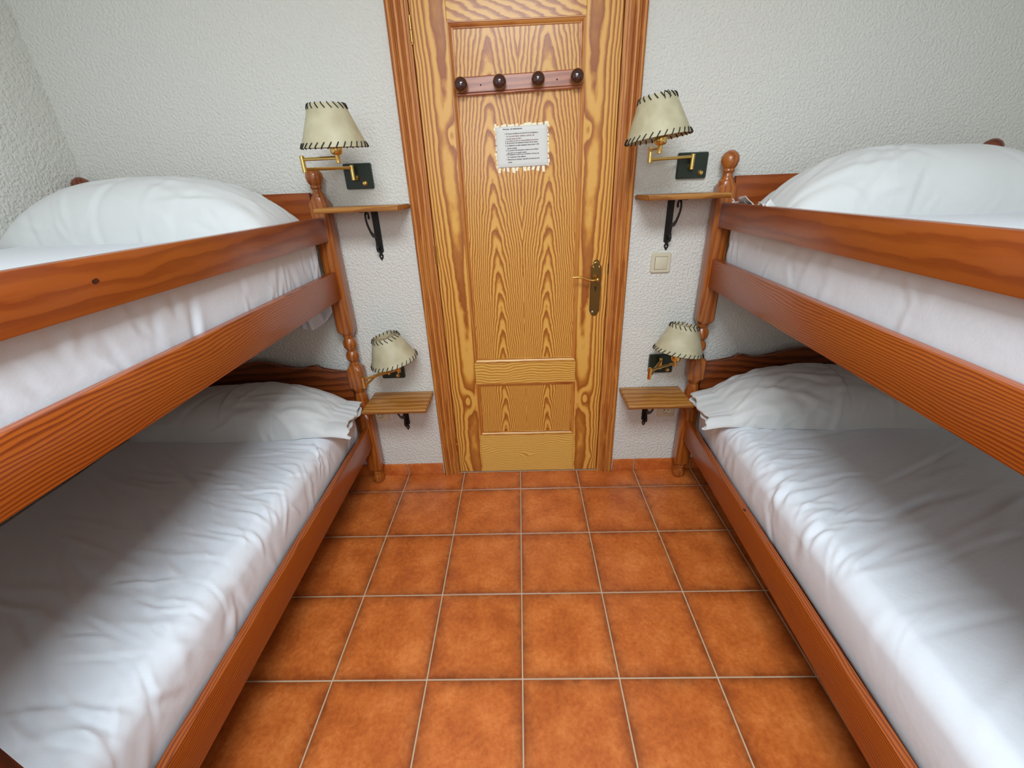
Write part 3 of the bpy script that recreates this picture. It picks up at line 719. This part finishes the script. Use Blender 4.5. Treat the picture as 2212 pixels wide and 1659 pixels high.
# two dark knots in the boards (left guard rail, top edge of the right lower rail)
for par, x, y, z, ax in ((bedL, .0172, -1.032, 1.262, 'x'), (bedR, -.010, -.640, .3452, 'z')):
    bm = bmesh.new(); N_ = 14; A = []; B = []
    for i in range(N_):
        a = 2*PI*i/N_; p, q = .0075*math.cos(a), .0045*math.sin(a)*(1+.2*math.sin(2*a))
        A.append(bm.verts.new((x, y+p, z+q) if ax == 'x' else (x+q, y+p, z))); B.append(bm.verts.new((x-.002, y+p, z+q) if ax == 'x' else (x+q, y+p, z-.002)))
    bm.faces.new(A); bm.faces.new(B[::-1])
    for i in range(N_): bm.faces.new((A[i], A[(i+1) % N_], B[(i+1) % N_], B[i]))
    obj('knot', bm, M_['knot_shadewood'], par)

# cloth: ridges laid over a rounded mattress block
def ridges(a, b, rng, n, box_, ang, L, Wd, A, neg=.4):
    """a along the bed (y), b across (u); returns height field"""
    h = np.zeros_like(a)
    for _ in range(n):
        a0 = rng.uniform(box_[0], box_[1]); b0 = rng.uniform(box_[2], box_[3]); th = rng.uniform(*ang)
        l = rng.uniform(*L); wd = rng.uniform(*Wd); am = rng.uniform(*A)*(-1 if rng.uniform() < neg else 1); cv = rng.uniform(-1.2, 1.2)
        c, s_ = math.cos(th), math.sin(th)
        # th = 0 means running straight across the bed
        uu = (b-b0)*c+(a-a0)*s_; vv = -(b-b0)*s_+(a-a0)*c
        m = (np.abs(uu) < l*1.3) & (np.abs(vv) < .12)
        if not m.any(): continue
        u_, v_ = uu[m], vv[m]; v_ = v_-cv*u_*u_*.6
        e = np.exp(-(v_/wd)**2) - .55*np.exp(-((v_-wd*1.6)/(wd*1.5))**2)
        h[m] += am*e*np.clip(1-(u_/l)**2, 0, 1)**1.5
    return h
def mattress(name, label, loc, rot, s, u0, u1, y0, y1, z0, z1, r, seed, field, res=.0055, mat='sheet', bulge=.012):
    cx, cy, cz = (u0+u1)/2, (y0+y1)/2, (z0+z1)/2; hx, hy, hz = (u1-u0)/2, (y1-y0)/2, (z1-z0)/2
    V = []; Fc = []; base = 0
    def face(axis, sg):
        nonlocal base
        if axis == 2: na, nb_ = int(2*hx/res), int(2*hy/res)
        elif axis == 0: na, nb_ = int(2*hy/res), int(2*hz/res)
        else: na, nb_ = int(2*hx/res), int(2*hz/res)
        if sg < 0 and axis == 2: na = nb_ = 12
        return na, nb_
    NX, NY, NZ = int(2*hx/res), int(2*hy/res), int(2*hz/res)
    gx = np.linspace(-hx, hx, NX+1); gy = np.linspace(-hy, hy, NY+1); gz = np.linspace(-hz, hz, NZ+1)
    pts = []; quads = []
    def add(P, n1, n2, flip):
        nonlocal base
        idx = np.arange((n1+1)*(n2+1)).reshape(n1+1, n2+1)+base
        q = np.stack([idx[:-1, :-1], idx[1:, :-1], idx[1:, 1:], idx[:-1, 1:]], -1).reshape(-1, 4)
        if flip: q = q[:, ::-1]
        quads.append(q); pts.append(P.reshape(-1, 3)); base += (n1+1)*(n2+1)
    A, B = np.meshgrid(gx, gy, indexing='ij'); add(np.stack([A, B, np.full_like(A, hz)], -1), NX, NY, False)
    A, B = np.meshgrid(gx, gy, indexing='ij')
    for sg in (-1, 1):
        A, B = np.meshgrid(gy, gz, indexing='ij'); add(np.stack([np.full_like(A, sg*hx), A, B], -1), NY, NZ, sg < 0)
        A, B = np.meshgrid(gx, gz, indexing='ij'); add(np.stack([A, np.full_like(A, sg*hy), B], -1), NX, NZ, sg > 0)
    P = np.concatenate(pts); Q = np.concatenate(quads)
    key = np.round(P, 5); _, ui, inv = np.unique(key, axis=0, return_index=True, return_inverse=True); inv = inv.reshape(-1)
    P = P[ui]; Q = inv[Q]
    inner = np.clip(P, [-hx+r, -hy+r, -hz+r], [hx-r, hy-r, hz-r]); dd = P-inner; ln = np.linalg.norm(dd, axis=1, keepdims=True); N = dd/np.maximum(ln, 1e-9)
    P2 = inner+N*r
    # pillow-like swelling of the sides
    P2[:, 0] += np.where(P2[:, 0] < 0, -1, 0)*np.abs(N[:, 0])*bulge*(1-(P2[:, 2]/hz)**2)
    u = P2[:, 0]+cx; y = P2[:, 1]+cy; z = P2[:, 2]+cz
    rng = np.random.default_rng(seed)
    b = u-(z1-z)*(P2[:, 0] < 0)*1.0; a = y
    h = field(a, b, rng, z)
    P3 = np.stack([u, y, z], -1)+N*h[:, None]
    P3[:, 0] *= s
    if s > 0: pass
    else: Q = Q[:, ::-1]
    me = bpy.data.meshes.new(name); me.from_pydata(P3.tolist(), [], Q.tolist()); me.update()
    me.polygons.foreach_set('use_smooth', [True]*len(me.polygons)); me.materials.append(M_[mat])
    o = bpy.data.objects.new(name, me); C.objects.link(o); o.location = loc; o.rotation_euler = (0, 0, rot)
    o['label'] = label; o['category'] = 'mattress'; o['group'] = 'mattresses in white fitted sheets'
    return o
def low(a, b, rng, amp, sc):
    h = np.zeros_like(a)
    for _ in range(10):
        k1, k2 = rng.normal(0, sc), rng.normal(0, sc); h += np.sin(a*k1+b*k2+rng.uniform(0, 6.3))
    return h*amp/4
def f_low_left(a, b, rng, z):
    h = low(a, b, rng, .004, 7)
    h += ridges(a, b, rng, 120, (-1.8, -.35, 0.0, .26), (d(-4), d(42)), (.05, .14), (.0045, .010), (.0022, .0062))
    h += ridges(a, b, rng, 60, (-1.8, -.5, .16, .66), (d(8), d(38)), (.12, .34), (.006, .016), (.0020, .0055))
    h += ridges(a, b, rng, 8, (-1.7, -.6, .1, .5), (d(-20), d(60)), (.15, .35), (.0022, .003), (.0010, .0018), 0)
    h += ridges(a, b, rng, 60, (-1.8, -.1, -.12, 0.03), (d(-35), d(35)), (.04, .09), (.008, .016), (.0015, .004))
    return h
def f_low_right(a, b, rng, z):
    h = low(a, b, rng, .004, 6)
    h += ridges(a, b, rng, 80, (-1.0, -.33, .02, .24), (d(0), d(42)), (.05, .15), (.005, .011), (.0018, .0050))
    h += ridges(a, b, rng, 50, (-1.7, -.4, .12, .66), (d(12), d(48)), (.14, .40), (.007, .020), (.0014, .0044))
    h += ridges(a, b, rng, 5, (-1.4, -.5, .05, .4), (d(20), d(60)), (.15, .30), (.0022, .003), (.0010, .0016), 0)
    h += ridges(a, b, rng, 26, (-.9, -.1, -.12, 0.03), (d(-35), d(35)), (.04, .09), (.010, .02), (.0012, .003))
    return h
def f_up(a, b, rng, z):
    h = low(a, b, rng, .004, 6)
    h += ridges(a, b, rng, 70, (-1.8, -.1, -.16, 0.02), (d(-38), d(38)), (.04, .09), (.006, .014), (.0015, .0040))
    h += ridges(a, b, rng, 14, (-.16, -.05, -.16, .02), (d(-12), d(12)), (.05, .09), (.005, .009), (.0015, .003))
    h += ridges(a, b, rng, 30, (-1.8, -.4, .02, .6), (d(-30), d(30)), (.08, .2), (.01, .02), (.001, .002))
    return h
def f_up_r(a, b, rng, z):
    h = low(a, b, rng, .005, 6)
    h += ridges(a, b, rng, 26, (-1.8, -.1, -.16, 0.02), (d(-45), d(45)), (.04, .10), (.008, .018), (.0012, .0035))
    h += ridges(a, b, rng, 12, (-.18, -.05, -.16, .02), (d(-30), d(12)), (.05, .09), (.006, .010), (.0015, .003))
    h += ridges(a, b, rng, 20, (-1.8, -.4, .02, .6), (d(-30), d(30)), (.08, .2), (.01, .02), (.001, .002))
    return h
mattress('mattress', 'rumpled white sheeted mattress of the lower left bunk', LLOC, LROT, -1, .028, .891, -1.90, -.045, .282, .495, .050, 3, f_low_left)
mattress('mattress', 'smoother white sheeted mattress of the lower right bunk', RLOC, RROT, 1, .030, .891, -1.90, -.045, .282, .500, .055, 8, f_low_right)
mattress('mattress', 'white sheeted mattress of the upper left bunk', LLOC, LROT, -1, .022, .891, -1.90, -.042, 1.030, 1.268, .055, 5, f_up, .0065, bulge=.004)
mattress('mattress', 'white sheeted mattress of the upper right bunk', RLOC, RROT, 1, .022, .891, -1.90, -.042, 1.030, 1.268, .055, 6, f_up_r, .0065, bulge=.004)

# ------------------------------------------------------------------ pillows
def pillow(label, loc, rot, s, u0, u1, yc, W, Hh, zb, seed, flap=0.0, flap_h=.03, hem_front=0.0, n1=150, n2=120, droop=0.0, ridge=30, zs=0.0, lift=0.0):
    """u0..u1 along the bed's width, aisle end first; flap = length of the empty pillowcase mouth at the aisle end"""
    rng = np.random.default_rng(seed)
    t = np.linspace(0, 1, n1+1); th = np.linspace(0, 2*PI, n2+1)[:-1]
    Tt, Th = np.meshgrid(t, th, indexing='ij')
    k = np.clip(1-np.abs(2*Tt-1)**2.6, 0, 1)
    if flap > 0:  # the aisle end stays open
        kk = np.where(Tt < .5, np.maximum(k, 0), k)
        hh = Hh*kk**.62; hh = np.where(Tt < .5, np.sqrt(hh**2+(flap_h*.5)**2), hh)
        wd = W*(.80+.20*np.clip(k, 0, 1)**.5); wd = np.where(Tt < .5, np.maximum(wd, W*.90), wd)
    else:
        hh = Hh*k**.60; wd = W*(.86+.14*k**.4)
    ct, st_ = np.cos(Th), np.sin(Th)
    u = u0+(u1-u0)*Tt
    y = yc+wd*np.sign(ct)*np.abs(ct)**.85
    up = np.where(st_ > 0, hh*np.abs(st_)**.80, -np.minimum(hh*.30, .0055)*np.abs(st_)**.6)
    z = zb+.006+up + .022*(np.abs(ct)**3)*(st_ >= 0)*0
    # arc coordinate for the folds
    b = u; a = y
    h = low(a, b, rng, .004, 14)
    h += ridges(a, b, rng, ridge, (yc-W, yc+W, u0-.05, u0+.35), (d(-35), d(35)), (.06, .20), (.006, .014), (.0022, .0070))
    h += ridges(a, b, rng, ridge//2, (yc-W, yc+W, u0+.25, u1), (d(-70), d(70)), (.06, .2), (.006, .014), (.0014, .0050))
    h += ridges(a, b, rng, 4, (yc-W, yc+W, u0+.1, u1-.2), (d(60), d(110)), (.12, .3), (.0022, .0035), (.001, .0018), 0)
    h += ridges(y+z*.9, b, rng, 16, (yc-W+zb*.9, yc-W+zb*.9+.1, u0, u1), (d(-80), d(80)), (.03, .08), (.007, .013), (.001, .004))
    fade = np.clip(np.sin(PI*np.clip(Tt, .01, .99))*4, 0, 1)
    if flap > 0: fade = np.where(Tt < .5, 1.0, fade)
    ny = np.sign(ct)*np.abs(ct)**1.2; nz = np.where(st_ > 0, st_, 0)
    y = y+ny*h*fade*.8; z = z+nz*h*fade
    z = z+droop*np.clip(-(u-.04)/.1, 0, 1)**1.5
    z = z+zs*(u-u0)
    P = np.stack([s*u, y, z], -1)
    V = P.reshape(-1, 3).tolist(); Fc = []
    N2 = n2
    for i in range(n1):
        for j in range(N2):
            q = (i*N2+j, i*N2+(j+1) % N2, (i+1)*N2+(j+1) % N2, (i+1)*N2+j)
            Fc.append(q if s > 0 else q[::-1])
    Fc.append(tuple(range(n1*N2, n1*N2+N2)))
    if flap == 0: Fc.append(tuple(range(N2))[::-1])
    root = thing('pillow', label, 'pillow', loc, rot, 'white pillows on the bunks')
    body = np_obj('pillow_body', V, Fc, M_['pillow'], root)
    if flap > 0:
        # mouth of the case: a wavy hem band that leaves the body and turns back inside
        m = 26; ring0 = P[0]; c0 = ring0.mean(0); V2 = []; F2 = []
        def hemring(q, inside):
            out = []
            for j in range(N2):
                p = ring0[j].copy(); ang = th[j]
                wob = .008*math.sin(3*ang+seed)+.005*math.sin(7*ang+2*seed)+.003*math.sin(13*ang)
                ext = flap*q*(1+hem_front*(-math.cos(ang)))
                p[0] -= s*(ext+wob*q)
                fl = 1.0-.25*q
                dy = p[1]-c0[1]; dz = p[2]-c0[2]
                sc = .93 if inside else 1.0
                p[1] = c0[1]+dy*(1-.03*q)*(.985 if inside else 1.0)
                p[2] = c0[2]+dz*fl*(.55 if inside else 1.0)+.006*q*math.sin(4*ang+seed)*(1 if math.sin(ang) > 0 else .3)
                p[2] += lift*q**1.6+(.010*q*math.sin(5*ang+1) if lift else 0); uu = p[0]*s
                p[2] += droop*max(0, min(1, -(uu-.04)/.1))**1.5 - droop*max(0, min(1, -(ring0[j][0]*s-.04)/.1))**1.5
                out.append(p.tolist())
            return out
        rings2 = [hemring(q, False) for q in np.linspace(0, 1, 12)]+[hemring(q, True) for q in np.linspace(1.0, .2, 10)]
        for rr in rings2: V2 += rr
        for i in range(len(rings2)-1):
            for j in range(N2):
                q = (i*N2+j, i*N2+(j+1) % N2, (i+1)*N2+(j+1) % N2, (i+1)*N2+j)
                F2.append(q[::-1] if s > 0 else q)
        np_obj('pillowcase_hem', V2, F2, M_['pillow'], root)
    return root
pillow('plump white pillow on the lower left bunk, open hem toward the door', LLOC, LROT, -1, .040, .860, -.195, .165, .160, .488, 11, flap=.075, flap_h=.075, hem_front=.25, droop=-.015)
pillow('white pillow on the lower right bunk with creased flap over the edge', RLOC, RROT, 1, .045, .860, -.200, .170, .175, .496, 23, flap=.085, flap_h=.085, hem_front=.2, droop=-.018, ridge=40)
pillow('fat white pillow on the upper left bunk, bulging above the guard rail', LLOC, LROT, -1, .030, .935, -.215, .165, .198, 1.254, 31, ridge=34)
pillow('white pillow on the upper right bunk with a flat frilled case end', RLOC, RROT, 1, .072, .930, -.215, .168, .196, 1.256, 47, flap=.074, flap_h=.026, hem_front=.10, ridge=26, lift=.042)

# loose corner of sheet hanging below the upper left mattress
V = []; Fc = []; nx, nz = 34, 26
for j in range(nz+1):
    for i in range(nx+1):
        a = i/nx; b = j/nz
        x = .035+.155*a; top = 1.02; bot = .925-.075*math.sin(min(1, a*1.15)*PI*.62)
        z = top+(bot-top)*b
        y = -.012-.020*math.sin(a*9+1)*b-.012*math.sin(a*17+b*4)*b-.01*b
        V.append((-x, y, z))
for j in range(nz):
    for i in range(nx):
        k = j*(nx+1)+i; Fc.append((k, k+1, k+nx+2, k+nx+1))
hs = np_obj('sheet_corner', V, Fc, M_['sheet']); hs.location = LLOC; hs.rotation_euler = (0, 0, LROT)
m_ = hs.modifiers.new('solid', 'SOLIDIFY'); m_.thickness = .006
hs['label'] = 'loose white sheet corner hanging behind the left bedpost under the upper bunk'; hs['category'] = 'sheet'

# ladder leaning on the left bunk, near the photographer
ld = thing('bunk_ladder', 'shade-darkened wooden ladder side rail at the bottom left corner of the photo', 'ladder', (0, 0, 0))
A0, A1 = Vector((-.585, -1.575, 0.02)), Vector((-.665, -1.575, 1.16))
for yy in (-1.575, -1.915):
    bm = bmesh.new(); strap(bm, [(A0.x, yy, A0.z), (A1.x, yy, A1.z)], .028, .050, (0, 1, 0)); obj('ladder_rail', bm, M_['knot_shadewood'], ld)
for k in range(4):
    q = .17+.24*k; p = A0.lerp(A1, q); obj('rung', nb(p.x-.03, p.x+.03, -1.902, -1.588, p.z-.011, p.z+.011, bev=.003), M_['knot_shadewood'], ld)
